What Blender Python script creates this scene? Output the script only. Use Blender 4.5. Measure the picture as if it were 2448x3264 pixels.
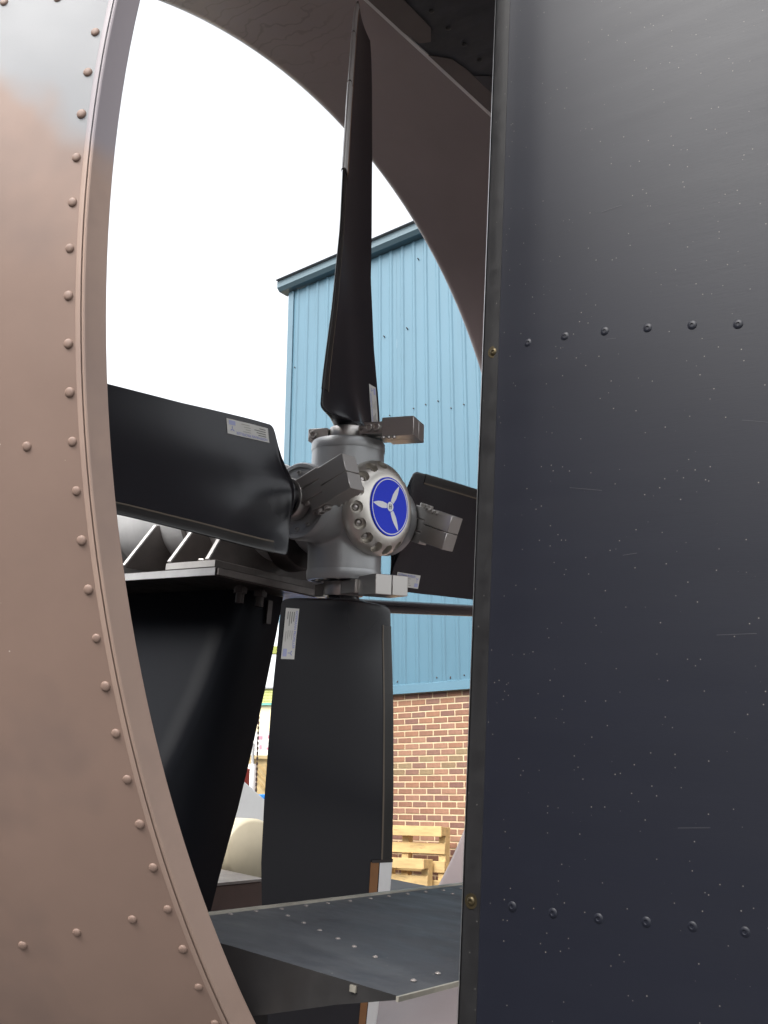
import bpy, bmesh, math, random
from math import sin, cos, pi, radians as RD, sqrt, hypot
from mathutils import Vector, Matrix
random.seed(7)
for o in list(bpy.data.objects): bpy.data.objects.remove(o)
scn = bpy.context.scene
COL = scn.collection
# ------------------------------------------------------------------ camera
EYE = 1.60
cam = bpy.data.cameras.new('camera'); co = bpy.data.objects.new('camera', cam); COL.objects.link(co)
co.location = (0, 0, EYE); co.rotation_euler = (RD(90 + 16), 0, 0)
cam.sensor_fit = 'VERTICAL'; cam.sensor_height = 24.0; cam.lens = 24.0 * 3100 / 3264
cam.clip_start = 0.02; cam.clip_end = 3000
scn.camera = co
# ------------------------------------------------------------------ sky and sun
SUN_EL, SUN_AZ = RD(50), RD(-138)          # azimuth from +Y, negative = left
w = bpy.data.worlds.new('World'); scn.world = w; w.use_nodes = True
nt = w.node_tree; nt.nodes.clear()
sky = nt.nodes.new('ShaderNodeTexSky'); sky.sky_type = 'NISHITA'; sky.sun_disc = False
sky.sun_elevation = SUN_EL; sky.sun_rotation = SUN_AZ; sky.air_density = 1.0; sky.dust_density = 4.0
hs = nt.nodes.new('ShaderNodeHueSaturation'); hs.inputs['Saturation'].default_value = 0.12
bg = nt.nodes.new('ShaderNodeBackground'); bg.inputs['Strength'].default_value = 0.15
ow = nt.nodes.new('ShaderNodeOutputWorld')
nt.links.new(sky.outputs[0], hs.inputs['Color']); nt.links.new(hs.outputs[0], bg.inputs[0]); nt.links.new(bg.outputs[0], ow.inputs[0])
sl = bpy.data.lights.new('sun', 'SUN'); so = bpy.data.objects.new('sun', sl); COL.objects.link(so)
sl.energy = 0.5; sl.angle = RD(35); sl.color = (1.0, 0.95, 0.88)
sd = Vector((sin(SUN_AZ) * cos(SUN_EL), cos(SUN_AZ) * cos(SUN_EL), sin(SUN_EL)))
so.rotation_euler = sd.to_track_quat('Z', 'Y').to_euler()
vs = scn.view_settings; scn.display_settings.display_device = 'sRGB'
vs.view_transform = 'Standard'; vs.look = 'None'; vs.gamma = 1.0; vs.use_curve_mapping = False
vs.exposure = 1.70

# ------------------------------------------------------------------ frames
S = 1.5
def cam2w(x, u, f, p=RD(16)): return Vector((x, f * cos(p) - u * sin(p), f * sin(p) + u * cos(p)))
PHI, TAU = RD(51.3), RD(-5.3)
N_ = Vector((sin(PHI) * cos(TAU), -cos(PHI) * cos(TAU), sin(TAU)))
H_ = cam2w((1105 - 1224) / 3100, (1632 - 1610) / 3100, 1).normalized() * 1.76
hx = N_.cross(Vector((0, 0, 1))); hx = -hx.normalized()
if hx.x < 0: hx = -hx
uz = N_.cross(hx);
if uz.z < 0: uz = -uz
CR = Matrix(((hx.x, -N_.x, uz.x), (hx.y, -N_.y, uz.y), (hx.z, -N_.z, uz.z))).to_4x4()
CRAFT = Matrix.Translation(Vector((0, 0, EYE)) + H_ * S) @ CR @ Matrix.Scale(S, 4)

# ------------------------------------------------------------------ materials
def mat(name, base, rough=0.5, metal=0.0, var=0.0, vscale=8, bump=0.0, bscale=60, rvar=0.0, speck=0.0,
        speck_col=(0.7, 0.65, 0.6), spscale=220, coat=0.0, second=None, sec_scale=3, sec_w=0.5, stretch=(1, 1, 1), spec=0.5, spflat=False, stain=0.0, dent=0.0, spr=0.09):
    m = bpy.data.materials.new(name); m.use_nodes = True
    n = m.node_tree.nodes; L = m.node_tree.links; p = n['Principled BSDF']
    p.inputs['Roughness'].default_value = rough; p.inputs['Metallic'].default_value = metal
    p.inputs['Coat Weight'].default_value = coat; p.inputs['Coat Roughness'].default_value = 0.15
    p.inputs['Specular IOR Level'].default_value = spec
    tc = n.new('ShaderNodeTexCoord'); mp = n.new('ShaderNodeMapping'); mp.inputs['Scale'].default_value = stretch
    L.new(tc.outputs['Object'], mp.inputs[0])
    def noise(sc, det=4, ro=0.6):
        t = n.new('ShaderNodeTexNoise'); t.inputs['Scale'].default_value = sc; t.inputs['Detail'].default_value = det
        t.inputs['Roughness'].default_value = ro; L.new(mp.outputs[0], t.inputs['Vector']); return t
    def mix(f, a, b, bt='MIX'):
        x = n.new('ShaderNodeMix'); x.data_type = 'RGBA'; x.blend_type = bt
        if isinstance(f, float): x.inputs[0].default_value = f
        else: L.new(f, x.inputs[0])
        for v, i in ((a, 6), (b, 7)):
            if isinstance(v, tuple): x.inputs[i].default_value = (*v, 1)
            else: L.new(v, x.inputs[i])
        return x.outputs[2]
    def ramp(sock, a, b):
        r = n.new('ShaderNodeMapRange'); r.inputs[1].default_value = a; r.inputs[2].default_value = b; L.new(sock, r.inputs[0]); return r.outputs[0]
    c = tuple(base)
    col = None
    if var > 0:
        t = noise(vscale, 6)
        col = mix(ramp(t.outputs[0], 0.3, 0.7), tuple(x * (1 - var) for x in c), tuple(min(1, x * (1 + var)) for x in c))
    if second:
        t2 = noise(sec_scale, 5, 0.7)
        col = mix(ramp(t2.outputs[0], sec_w, sec_w + 0.12), col if col else c, tuple(second))
    if speck > 0:
        v = n.new('ShaderNodeTexVoronoi'); v.inputs['Scale'].default_value = spscale; v.inputs['Randomness'].default_value = 1
        if spflat:
            fm = n.new('ShaderNodeMapping'); fm.inputs['Scale'].default_value = (0, 1, 1); L.new(tc.outputs['Object'], fm.inputs[0]); L.new(fm.outputs[0], v.inputs['Vector'])
        else: L.new(tc.outputs['Object'], v.inputs['Vector'])
        r = ramp(v.outputs['Distance'], spr, spr * 0.4)
        wn = n.new('ShaderNodeSeparateColor'); L.new(v.outputs['Color'], wn.inputs[0])
        r2 = ramp(wn.outputs[0], 1 - speck, 1 - speck * 0.7)
        mu = n.new('ShaderNodeMath'); mu.operation = 'MULTIPLY'; L.new(r, mu.inputs[0]); L.new(r2, mu.inputs[1])
        col = mix(mu.outputs[0], col if col else c, tuple(speck_col))
    if stain > 0:
        wv = n.new('ShaderNodeTexWave'); wv.inputs['Scale'].default_value = 9; wv.inputs['Distortion'].default_value = 14; wv.inputs['Detail'].default_value = 3; wv.inputs['Detail Scale'].default_value = 1.2
        L.new(tc.outputs['Object'], wv.inputs['Vector'])
        sx = n.new('ShaderNodeSeparateXYZ'); L.new(tc.outputs['Object'], sx.inputs[0]); a1 = ramp(wv.outputs['Fac'], 0.88, 1.0); a2a = ramp(sx.outputs['X'], 0.10, -0.12); a2b = ramp(sx.outputs['Y'], 0.02, 0.12); a2n = n.new('ShaderNodeMath'); a2n.operation = 'MULTIPLY'; L.new(a2a, a2n.inputs[0]); L.new(a2b, a2n.inputs[1]); a2 = a2n.outputs[0]
        mu = n.new('ShaderNodeMath'); mu.operation = 'MULTIPLY'; L.new(a1, mu.inputs[0]); L.new(a2, mu.inputs[1])
        m2 = n.new('ShaderNodeMath'); m2.operation = 'MULTIPLY'; L.new(mu.outputs[0], m2.inputs[0]); m2.inputs[1].default_value = stain
        col = mix(m2.outputs[0], col if col else c, tuple(x * 0.45 for x in c))
    if col: L.new(col, p.inputs['Base Color'])
    else: p.inputs['Base Color'].default_value = (*c, 1)
    if rvar > 0:
        t = noise(vscale * 2.3, 6)
        r = n.new('ShaderNodeMapRange'); r.inputs[1].default_value = 0.3; r.inputs[2].default_value = 0.7
        r.inputs[3].default_value = max(0.02, rough - rvar); r.inputs[4].default_value = min(1, rough + rvar)
        L.new(t.outputs[0], r.inputs[0]); L.new(r.outputs[0], p.inputs['Roughness'])
    if bump > 0:
        t = noise(bscale, 5); b = n.new('ShaderNodeBump'); b.inputs['Strength'].default_value = bump; b.inputs['Distance'].default_value = 0.0015 if bscale > 70 else 0.006
        L.new(t.outputs[0], b.inputs['Height']); L.new(b.outputs[0], p.inputs['Normal'])
    if dent > 0:
        t = noise(7, 2); b2 = n.new('ShaderNodeBump'); b2.inputs['Strength'].default_value = dent; b2.inputs['Distance'].default_value = 0.02
        L.new(t.outputs[0], b2.inputs['Height'])
        if bump > 0: L.new(b.outputs[0], b2.inputs['Normal'])
        L.new(b2.outputs[0], p.inputs['Normal'])
    m['nodes'] = 1
    return m
M = {}
M['tan'] = mat('tan_paint', (0.225, 0.153, 0.122), 0.54, var=0.12, vscale=4, bump=0.05, bscale=180, rvar=0.06, speck=0.06, spscale=90, spr=0.06, speck_col=(0.5, 0.45, 0.4), spec=0.35, second=(0.178, 0.126, 0.106), sec_scale=2.2, dent=0.10)
M['tan_rim'] = mat('tan_rim_paint', (0.33, 0.235, 0.190), 0.5, var=0.08, vscale=7, bump=0.05, bscale=150, rvar=0.06, spec=0.4, second=(0.285, 0.205, 0.17), sec_scale=5)
M['liner'] = mat('liner_paint', (0.265, 0.205, 0.200), 0.42, var=0.10, vscale=3, bump=0.04, bscale=120, rvar=0.08, stain=0.45, dent=0.06)
M['rudder'] = mat('rudder_paint', (0.0072, 0.0081, 0.0135), 0.44, var=0.06, vscale=5, bump=0.04, bscale=190, rvar=0.02, speck=0.6, spscale=210, speck_col=(0.15, 0.14, 0.125), stretch=(1, 0.5, 5), spflat=True, spr=0.10, spec=0.27)
M['rudder_nose'] = mat('rudder_nose_paint', (0.008, 0.0078, 0.0085), 0.5, var=0.15, vscale=30, bump=0.05, bscale=120, rvar=0.12, speck=0.3, spscale=150, speck_col=(0.10, 0.095, 0.09), spflat=True, spec=0.4)
M['vane'] = mat('vane_paint', (0.030, 0.0325, 0.038), 0.55, var=0.2, vscale=10, bump=0.05, bscale=100, rvar=0.12, speck=0.1, spscale=120, speck_col=(0.3, 0.28, 0.25), second=(0.042, 0.045, 0.050), sec_scale=7, sec_w=0.5, stretch=(2.5, 1, 1))
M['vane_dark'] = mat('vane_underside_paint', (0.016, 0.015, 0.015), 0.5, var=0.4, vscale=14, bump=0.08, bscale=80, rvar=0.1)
M['blade'] = mat('blade_black', (0.014, 0.0145, 0.0185), 0.24)
M['rubber'] = mat('edge_strip_black', (0.018, 0.017, 0.016), 0.33, bump=0.02, bscale=200)
M['edge_line'] = mat('edge_strip_brown', (0.12, 0.095, 0.07), 0.45)
M['steel'] = mat('polished_steel', (0.80, 0.80, 0.79), 0.40, metal=0.35)
M['brown_band'] = mat('brown_guard_band', (0.25, 0.12, 0.05), 0.4, metal=0.3, var=0.15, vscale=20)
M['machined'] = mat('machined_steel', (0.50, 0.48, 0.46), 0.36, metal=1)
M['hub'] = mat('hub_grey_casting', (0.33, 0.335, 0.34), 0.38, metal=0.55, var=0.06, vscale=10, bump=0.03, bscale=220, rvar=0.04)
M['ring'] = mat('hub_ring_aluminium', (0.66, 0.63, 0.58), 0.36, metal=0.9, var=0.06, vscale=14, rvar=0.04)
M['dark_metal'] = mat('dark_oily_steel', (0.055, 0.048, 0.046), 0.4, metal=0.6, var=0.3, vscale=15, rvar=0.12)
M['plate'] = mat('brown_grey_mount_steel', (0.19, 0.17, 0.16), 0.45, metal=0.3, var=0.25, vscale=12, bump=0.05, bscale=60, rvar=0.12)
M['white_edge'] = mat('white_edge_and_glint', (0.68, 0.66, 0.64), 0.4, metal=0.2, var=0.1, vscale=25)  # gusset and flange edges; on the upper vane trim it stands for a reflection
M['housing'] = mat('silver_housing', (0.66, 0.66, 0.66), 0.40, metal=0.35, var=0.15, vscale=10, bump=0.08, bscale=30, rvar=0.1)
M['pylon'] = mat('pylon_black', (0.0045, 0.0055, 0.0085), 0.55, spec=0.14)
M['blue_enamel'] = mat('emblem_blue', (0.010, 0.038, 0.72), 0.45, spec=0.25)
M['white_enamel'] = mat('emblem_white', (0.86, 0.87, 0.92), 0.45)
M['black_enamel'] = mat('emblem_black', (0.02, 0.02, 0.03), 0.4)
M['rim_gold'] = mat('bare_metal_edge', (0.42, 0.39, 0.33), 0.45, metal=0.7, var=0.3, vscale=30)
M['brass'] = mat('brass_screw', (0.07, 0.055, 0.03), 0.4, metal=0.8, var=0.3, vscale=60)
M['label'] = mat('label_paper', (0.66, 0.65, 0.62), 0.4, var=0.05)
M['label_blue'] = mat('label_blue_print', (0.20, 0.24, 0.60), 0.5)
M['label_pale'] = mat('label_pale_blue_print', (0.42, 0.45, 0.68), 0.5)
M['label_ink'] = mat('label_dark_print', (0.08, 0.08, 0.07), 0.5)
M['label_grey'] = mat('label_grey_print', (0.36, 0.36, 0.32), 0.5)
M['cladding'] = mat('blue_cladding', (0.074, 0.160, 0.215), 0.45, var=0.08, vscale=1.5, bump=0.02, bscale=30, stretch=(1, 1, 0.3))
M['flashing'] = mat('blue_flashing', (0.085, 0.155, 0.20), 0.42, var=0.06, vscale=2)
M['fascia'] = mat('grey_blue_fascia', (0.085, 0.135, 0.16), 0.45, var=0.06, vscale=2)
M['mortar'] = mat('cream_mortar', (0.60, 0.47, 0.30), 0.9, var=0.10, vscale=10, bump=0.2, bscale=60)
BR = []
for i, c in enumerate([(0.30, 0.155, 0.115), (0.35, 0.18, 0.125), (0.27, 0.15, 0.125), (0.38, 0.21, 0.155), (0.32, 0.235, 0.15), (0.24, 0.125, 0.11), (0.34, 0.185, 0.145), (0.29, 0.20, 0.13)]):
    BR.append(mat('brick_red_%d' % i, (c[0] * 0.78, c[1] * 0.76, c[2] * 0.66), 0.85, var=0.28, vscale=6, bump=0.25, bscale=50, second=(c[0] * 0.45, c[1] * 0.45, c[2] * 0.52), sec_scale=5.5, sec_w=0.55, stretch=(1, 1, 0.4)))
M['pallet'] = mat('pallet_wood', (0.52, 0.36, 0.16), 0.75, var=0.22, vscale=6, bump=0.15, bscale=25, second=(0.20, 0.13, 0.07), sec_scale=9, sec_w=0.60, stretch=(0.5, 3, 3))
M['asphalt'] = mat('yard_asphalt', (0.065, 0.062, 0.06), 0.85, var=0.25, vscale=1.2, bump=0.4, bscale=90)
M['cream'] = mat('cream_plastic', (0.50, 0.44, 0.32), 0.42, var=0.08, vscale=7, rvar=0.06)
M['light_grey'] = mat('light_grey_paint', (0.36, 0.365, 0.37), 0.5, var=0.05)
M['hull'] = mat('hull_black', (0.02, 0.019, 0.02), 0.6, var=0.3, vscale=5, bump=0.1, bscale=40)
M['brown_box'] = mat('brown_primer', (0.085, 0.05, 0.042), 0.6, var=0.2, vscale=8)
M['slat'] = mat('yellow_green_slat', (0.55, 0.58, 0.22), 0.6, var=0.05)
M['teal'] = mat('teal_gutter', (0.15, 0.42, 0.36), 0.5)
M['cream_wall'] = mat('cream_render', (0.82, 0.72, 0.48), 0.8, var=0.08, vscale=0.8, second=(0.85, 0.62, 0.30), sec_scale=1.1, sec_w=0.62)
M['white'] = mat('white_paint', (0.80, 0.80, 0.80), 0.5, var=0.03)
M['pink'] = mat('faded_red_print', (0.60, 0.26, 0.34), 0.6)
M['timber'] = mat('pale_timber', (0.55, 0.42, 0.22), 0.8, var=0.2, vscale=5, bump=0.2, bscale=30)
M['chain'] = mat('dark_chain', (0.05, 0.03, 0.025), 0.6, metal=0.5)
M['blue_bin'] = mat('blue_plastic', (0.02, 0.20, 0.60), 0.4)
M['red'] = mat('dull_red_paint', (0.30, 0.03, 0.03), 0.5)
M['roof'] = mat('grey_roof', (0.25, 0.25, 0.26), 0.7, var=0.1)
M['dark_wall'] = mat('dark_blue_grey_cladding', (0.05, 0.06, 0.085), 0.6, var=0.1)
M['jib'] = mat('yellow_green_paint', (0.33, 0.36, 0.08), 0.5)
M['tape'] = mat('grey_tan_tape', (0.115, 0.095, 0.088), 0.55, var=0.2, vscale=12, bump=0.1, bscale=80)
M['scuff'] = mat('paint_scuff', (0.27, 0.265, 0.27), 0.6)
M['wear_light'] = mat('rudder_scratch', (0.045, 0.045, 0.05), 0.6)
M['nose_edge'] = mat('bright_nose_highlight', (0.60, 0.60, 0.60), 0.30, metal=0.9, var=0.15, vscale=25)  # bright metal that carries the sky highlight on the rudder nose
M['wear'] = mat('worn_paint', (0.045, 0.045, 0.05), 0.5, var=0.3, vscale=30, bump=0.1, bscale=60)
M['scratch'] = mat('pale_scratch', (0.55, 0.52, 0.5), 0.5)

def grey_blend(m, grey, p0, nrm, w):
    """soft noisy blend from the base colour to grey across an object-space plane"""
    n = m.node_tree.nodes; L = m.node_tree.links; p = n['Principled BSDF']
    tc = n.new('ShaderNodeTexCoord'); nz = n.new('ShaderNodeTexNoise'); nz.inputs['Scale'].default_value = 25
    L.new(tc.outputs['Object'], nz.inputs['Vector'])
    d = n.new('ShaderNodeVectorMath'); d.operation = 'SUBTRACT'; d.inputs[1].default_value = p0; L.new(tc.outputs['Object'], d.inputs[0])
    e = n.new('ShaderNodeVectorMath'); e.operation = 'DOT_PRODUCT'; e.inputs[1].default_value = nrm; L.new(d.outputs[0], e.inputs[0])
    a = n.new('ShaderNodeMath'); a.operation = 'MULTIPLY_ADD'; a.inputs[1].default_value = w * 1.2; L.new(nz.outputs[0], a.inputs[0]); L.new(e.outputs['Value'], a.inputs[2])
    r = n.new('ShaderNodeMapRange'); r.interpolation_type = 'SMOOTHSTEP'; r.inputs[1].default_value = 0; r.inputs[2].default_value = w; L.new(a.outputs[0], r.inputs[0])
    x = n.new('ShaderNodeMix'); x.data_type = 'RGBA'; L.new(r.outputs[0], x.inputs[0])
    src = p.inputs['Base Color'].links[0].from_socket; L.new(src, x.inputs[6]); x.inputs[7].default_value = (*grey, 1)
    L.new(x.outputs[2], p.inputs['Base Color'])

# ------------------------------------------------------------------ mesh helpers
def link(name, bm, m, parent=None, smooth=35, mats=None, matrix=None):
    bmesh.ops.recalc_face_normals(bm, faces=bm.faces[:]) if bm.faces else None
    me = bpy.data.meshes.new(name); bm.to_mesh(me); bm.free()
    for x in (mats or [m]): me.materials.append(x)
    if smooth:
        me.shade_smooth(); me.set_sharp_from_angle(angle=RD(smooth))
    o = bpy.data.objects.new(name, me); COL.objects.link(o)
    if matrix is not None: o.matrix_local = matrix
    if parent: o.parent = parent
    return o
def inst(src, parent=None, matrix=None):
    o = src.copy(); COL.objects.link(o); o.parent = parent if parent else src.parent
    if matrix is not None: o.matrix_local = matrix
    return o
def thing(name, label, cat, matrix=None, group=None):
    o = bpy.data.objects.new(name, None); COL.objects.link(o); o.empty_display_size = 0.1
    if matrix is not None: o.matrix_world = matrix
    o['label'] = label; o['category'] = cat
    if group: o['group'] = group
    return o
def tag(o, label=None, cat=None, group=None, kind=None):
    for k, v in (('label', label), ('category', cat), ('group', group), ('kind', kind)):
        if v: o[k] = v
    return o
def bx(bm, lo, hi, mx=None, bev=0.0, seg=1):
    r = bmesh.ops.create_cube(bm, size=1.0); vs_ = r['verts']
    c = [(a + b) / 2 for a, b in zip(lo, hi)]; s = [abs(b - a) for a, b in zip(lo, hi)]
    for v in vs_: v.co = Vector((c[0] + v.co.x * s[0], c[1] + v.co.y * s[1], c[2] + v.co.z * s[2]))
    if bev:
        es = list({e for v in vs_ for e in v.link_edges})
        r = bmesh.ops.bevel(bm, geom=es, offset=bev, segments=seg, affect='EDGES', clamp_overlap=True)
        vs_ = list({v for v in r['verts']} | {v for v in vs_ if v.is_valid})
    if mx is not None:
        for v in vs_: v.co = mx @ v.co
    return vs_
def cyl(bm, p0, p1, r0, r1=None, n=24, caps=True):
    p0, p1 = Vector(p0), Vector(p1); r1 = r0 if r1 is None else r1
    q = (p1 - p0).to_track_quat('Z', 'Y').to_matrix()
    a = [bm.verts.new(p0 + q @ Vector((r0 * cos(2 * pi * i / n), r0 * sin(2 * pi * i / n), 0))) for i in range(n)]
    b = [bm.verts.new(p1 + q @ Vector((r1 * cos(2 * pi * i / n), r1 * sin(2 * pi * i / n), 0))) for i in range(n)]
    for i in range(n): bm.faces.new((a[i], a[(i + 1) % n], b[(i + 1) % n], b[i]))
    if caps: bm.faces.new(a[::-1]); bm.faces.new(b)
def lathe(bm, prof, n=96, a0=0, a1=2 * pi, axis='Y', close=False):
    """profile of (radius, axial)"""
    full = abs(a1 - a0 - 2 * pi) < 1e-6; N = n if full else n + 1
    rings = []
    for i in range(N):
        t = a0 + (a1 - a0) * i / n
        rings.append([bm.verts.new((r * cos(t), y, r * sin(t)) if axis == 'Y' else (r * cos(t), r * sin(t), y)) for r, y in prof])
    for i in range(n):
        A, B = rings[i], rings[(i + 1) % N]
        for j in range(len(prof) - 1 + (1 if close else 0)):
            k = (j + 1) % len(prof)
            bm.faces.new((A[j], A[k], B[k], B[j]))
    if any(r < 1e-6 for r, y in prof): bmesh.ops.remove_doubles(bm, verts=bm.verts[:], dist=1e-6)
def grid(bm, P, wrap=False):
    V = [[bm.verts.new(p) for p in row] for row in P]
    for i in range(len(V) - 1):
        m_ = len(V[i])
        for j in range(m_ if wrap else m_ - 1):
            bm.faces.new((V[i][j], V[i][(j + 1) % m_], V[i + 1][(j + 1) % m_], V[i + 1][j]))
    return V
def prism(bm, poly, axis, a, b):
    def mk(p, t):
        return {'x': (t, p[0], p[1]), 'y': (p[0], t, p[1]), 'z': (p[0], p[1], t)}[axis]
    A = [bm.verts.new(mk(p, a)) for p in poly]; B = [bm.verts.new(mk(p, b)) for p in poly]
    n = len(poly)
    for i in range(n): bm.faces.new((A[i], A[(i + 1) % n], B[(i + 1) % n], B[i]))
    bm.faces.new(A[::-1]); bm.faces.new(B)
def NB(): return bmesh.new()
def axes(x, y, z, loc):
    return Matrix(((x[0], y[0], z[0], loc[0]), (x[1], y[1], z[1], loc[1]), (x[2], y[2], z[2], loc[2]), (0, 0, 0, 1)))
def facing(nv, loc, up=(0, 0, 1)):
    z = Vector(nv).normalized(); x = Vector(up).cross(z)
    if x.length < 1e-4: x = Vector((1, 0, 0))
    x.normalize(); y = z.cross(x)
    return axes(x, y, z, loc)
def rivet_bm(r, h, dimple=False, washer=0):
    bm = NB()
    if washer: lathe(bm, [(0, 0), (washer, 0), (washer, h * 0.25), (r, h * 0.3)], 20, axis='Z')
    pr = [(r * 1.02, 0), (r, h * 0.35), (r * 0.82, h * 0.75), (r * 0.5, h * 0.95)]
    pr += [(r * 0.42, h * 0.98), (r * 0.3, h * 0.55), (1e-9, h * 0.5)] if dimple else [(1e-9, h)]
    lathe(bm, pr, 20, axis='Z'); return bm
def bolt_bm(r, h):
    bm = NB(); lathe(bm, [(r, 0), (r, h * 0.85), (r * 0.88, h), (r * 0.55, h), (r * 0.5, h * 0.35), (1e-9, h * 0.35)], 16, axis='Z'); return bm

# ================================================================== GROUND, HULL
bm = NB(); bx(bm, (-400, -150, -0.5), (400, 700, 0)); tag(link('ground', bm, M['asphalt'], smooth=0), kind='structure')

# ================================================================== WAREHOUSE
TH = RD(38)
Wd = Vector((cos(TH), -sin(TH), 0)); Nb = Vector((-sin(TH), -cos(TH), 0))
A0 = cam2w((1360 - 1224) / 3100, (1632 - 2400) / 3100, 1) * 11.7
A0 = Vector((A0.x, A0.y, EYE))
WALL = axes(Wd, -Nb, Vector((0, 0, 1)), A0)       # local x along wall, y into the building, z up (0 = eye)
Z0 = -EYE
wh = thing('warehouse', 'pale blue metal clad warehouse with a red brick base behind the propeller', 'warehouse', WALL)
SL, SR = -2.47, 9.0; CB, CT = 1.20, 7.42
bm = NB(); bx(bm, (SL, 0.006, Z0), (SR, 0.25, CB + 0.02)); link('mortar_wall', bm, M['mortar'], wh, smooth=0)
BP, BH = 0.2135, 0.075; BW, BT = BP - 0.017, BH - 0.0175
bmeshes = []
for k in range(3):
    bm = NB(); vs_ = bx(bm, (0, 0.0, 0), (BW, 0.03, BT), bev=0.002)
    for v in bm.verts: v.co += Vector((random.uniform(-1, 1), random.uniform(-0.6, 0.6), random.uniform(-1, 1))) * 0.0012
    me = bpy.data.meshes.new('brick'); bm.to_mesh(me); bm.free(); bmeshes.append(me)
cache = {}
def brick_mesh(k, m):
    if (k, m) not in cache:
        me = bmeshes[k].copy(); me.materials.append(BR[m]); cache[(k, m)] = me
    return cache[(k, m)]
far = [NB() for _ in BR]
nrow = int((CB - Z0 + 0.02) / BH)
cnt = 0
for r in range(nrow + 1):
    z = CB - 0.052 - BT - r * BH
    x = -0.535 - 12 * BP + (BP / 2 if r % 2 else 0)
    band = 9 <= r <= 12
    while x < SR:
        if x > SL and x + BW < SR:
            mi = random.choice([4, 7, 4, 2, 6]) if band and random.random() < 0.7 else random.choice([0, 1, 2, 5, 0, 1, 6, 3])
            if -0.80 < x < 0.72 and r < 27:
                o = bpy.data.objects.new('brick', brick_mesh(random.randrange(3), mi)); COL.objects.link(o); o.parent = wh
                o.location = (x, random.uniform(-0.0015, 0.0015), z); cnt += 1
            else:
                bx(far[mi], (x, 0.001, z), (x + BW, 0.03, z + BT))
        x += BP
for i, b in enumerate(far): tag(link('bricks', b, BR[i], wh, smooth=0), kind='stuff')
# cladding: ribbed sheets one metre wide
def sheet(x0, x1, z0, z1):
    bm = NB(); xs = []
    x = x0; p = 0.2
    while x < x1 - 1e-6:
        xs += [(x, 0.0), (x + 0.070, 0.0), (x + 0.088, -0.015), (x + 0.120, -0.015), (x + 0.138, 0.0)]; x += p
    xs.append((x1, 0.0))
    xs = [q for q in xs if q[0] <= x1 + 1e-6]
    V = [[bm.verts.new((a, b - 0.02, z)) for a, b in xs] for z in (z0, z1)]
    for i in range(len(xs) - 1): bm.faces.new((V[0][i], V[0][i + 1], V[1][i + 1], V[1][i]))
    return bm
x = SL + 0.06; i = 0
while x < SR:
    o = link('cladding_sheet', sheet(0, 1.0, CB, CT), M['cladding'], wh, smooth=0); o.location = (x, -0.0015 * (i % 2), 0); x += 1.0; i += 1
bm = NB(); bx(bm, (SL - 0.02, -0.045, CB - 0.02), (SL + 0.085, 0.03, CT)); link('corner_flashing', bm, M['flashing'], wh, smooth=0)
bm = NB(); prism(bm, [(-0.075, CB - 0.045), (-0.065, CB + 0.06), (-0.02, CB + 0.075), (0.0, CB + 0.075), (0.0, CB - 0.03)], 'x', SL, SR); link('drip_flashing', bm, M['cladding'], wh, smooth=0)
bm = NB(); prism(bm, [(-0.18, CT + 0.165), (-0.18, CT + 0.06), (-0.13, CT + 0.01), (0.05, CT + 0.01), (0.05, CT + 0.165)], 'x', SL - 0.14, SR); link('fascia', bm, M['fascia'], wh, smooth=0)
bm = NB(); prism(bm, [(-0.23, CT + 0.175), (-0.20, CT + 0.19), (14, CT + 1.2), (14, CT + 1.1), (0, CT + 0.175)], 'x', SL - 0.14, SR); link('roof', bm, M['roof'], wh, smooth=0)
bm = NB(); bx(bm, (SL, 0.256, Z0), (SL + 0.1, 14, CT)); bx(bm, (SL + 0.1, 13.9, Z0), (SR, 14, CT + 0.9)); link('side_wall', bm, M['cladding'], wh, smooth=0)
bm = NB(); rr = random.Random(3)
for k, zc in enumerate((CB + 0.12, 2.3, 3.35, 3.5, 4.75, 4.9, 6.1, 7.1)):
    s = SL + 0.15 + 0.2 * (k % 2)
    while s < 4:
        if rr.random() < (0.75 if k == 0 else 0.42):
            cyl(bm, (s, -0.052 if k else -0.03, zc + rr.uniform(-.02, .02)), (s, -0.018, zc), 0.008, n=8)
        s += rr.choice([0.1, 0.2, 0.2, 0.4])
tag(link('cladding_screws', bm, M['chain'], wh, smooth=0), kind='stuff')

wk = thing('workshop', 'dark clad workshop out of view on the left, made tall to darken reflections', 'workshop', Matrix.Translation((-9.5, -4, 0)))
bm = NB(); bx(bm, (-8, -14, 0), (0, 11, 8.6)); link('workshop_wall', bm, M['dark_wall'], wk, 0)  # unseen building, its height raised to darken the rudder's lower reflection
bm = NB(); bx(bm, (-8.2, -14.2, 8.61), (0.25, 11.2, 8.9)); link('workshop_roof', bm, M['roof'], wk, 0)
bm = NB(); bx(bm, (0.001, -6, 0), (0.06, -1, 4)); link('roller_door', bm, M['roof'], wk, 0)
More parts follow.
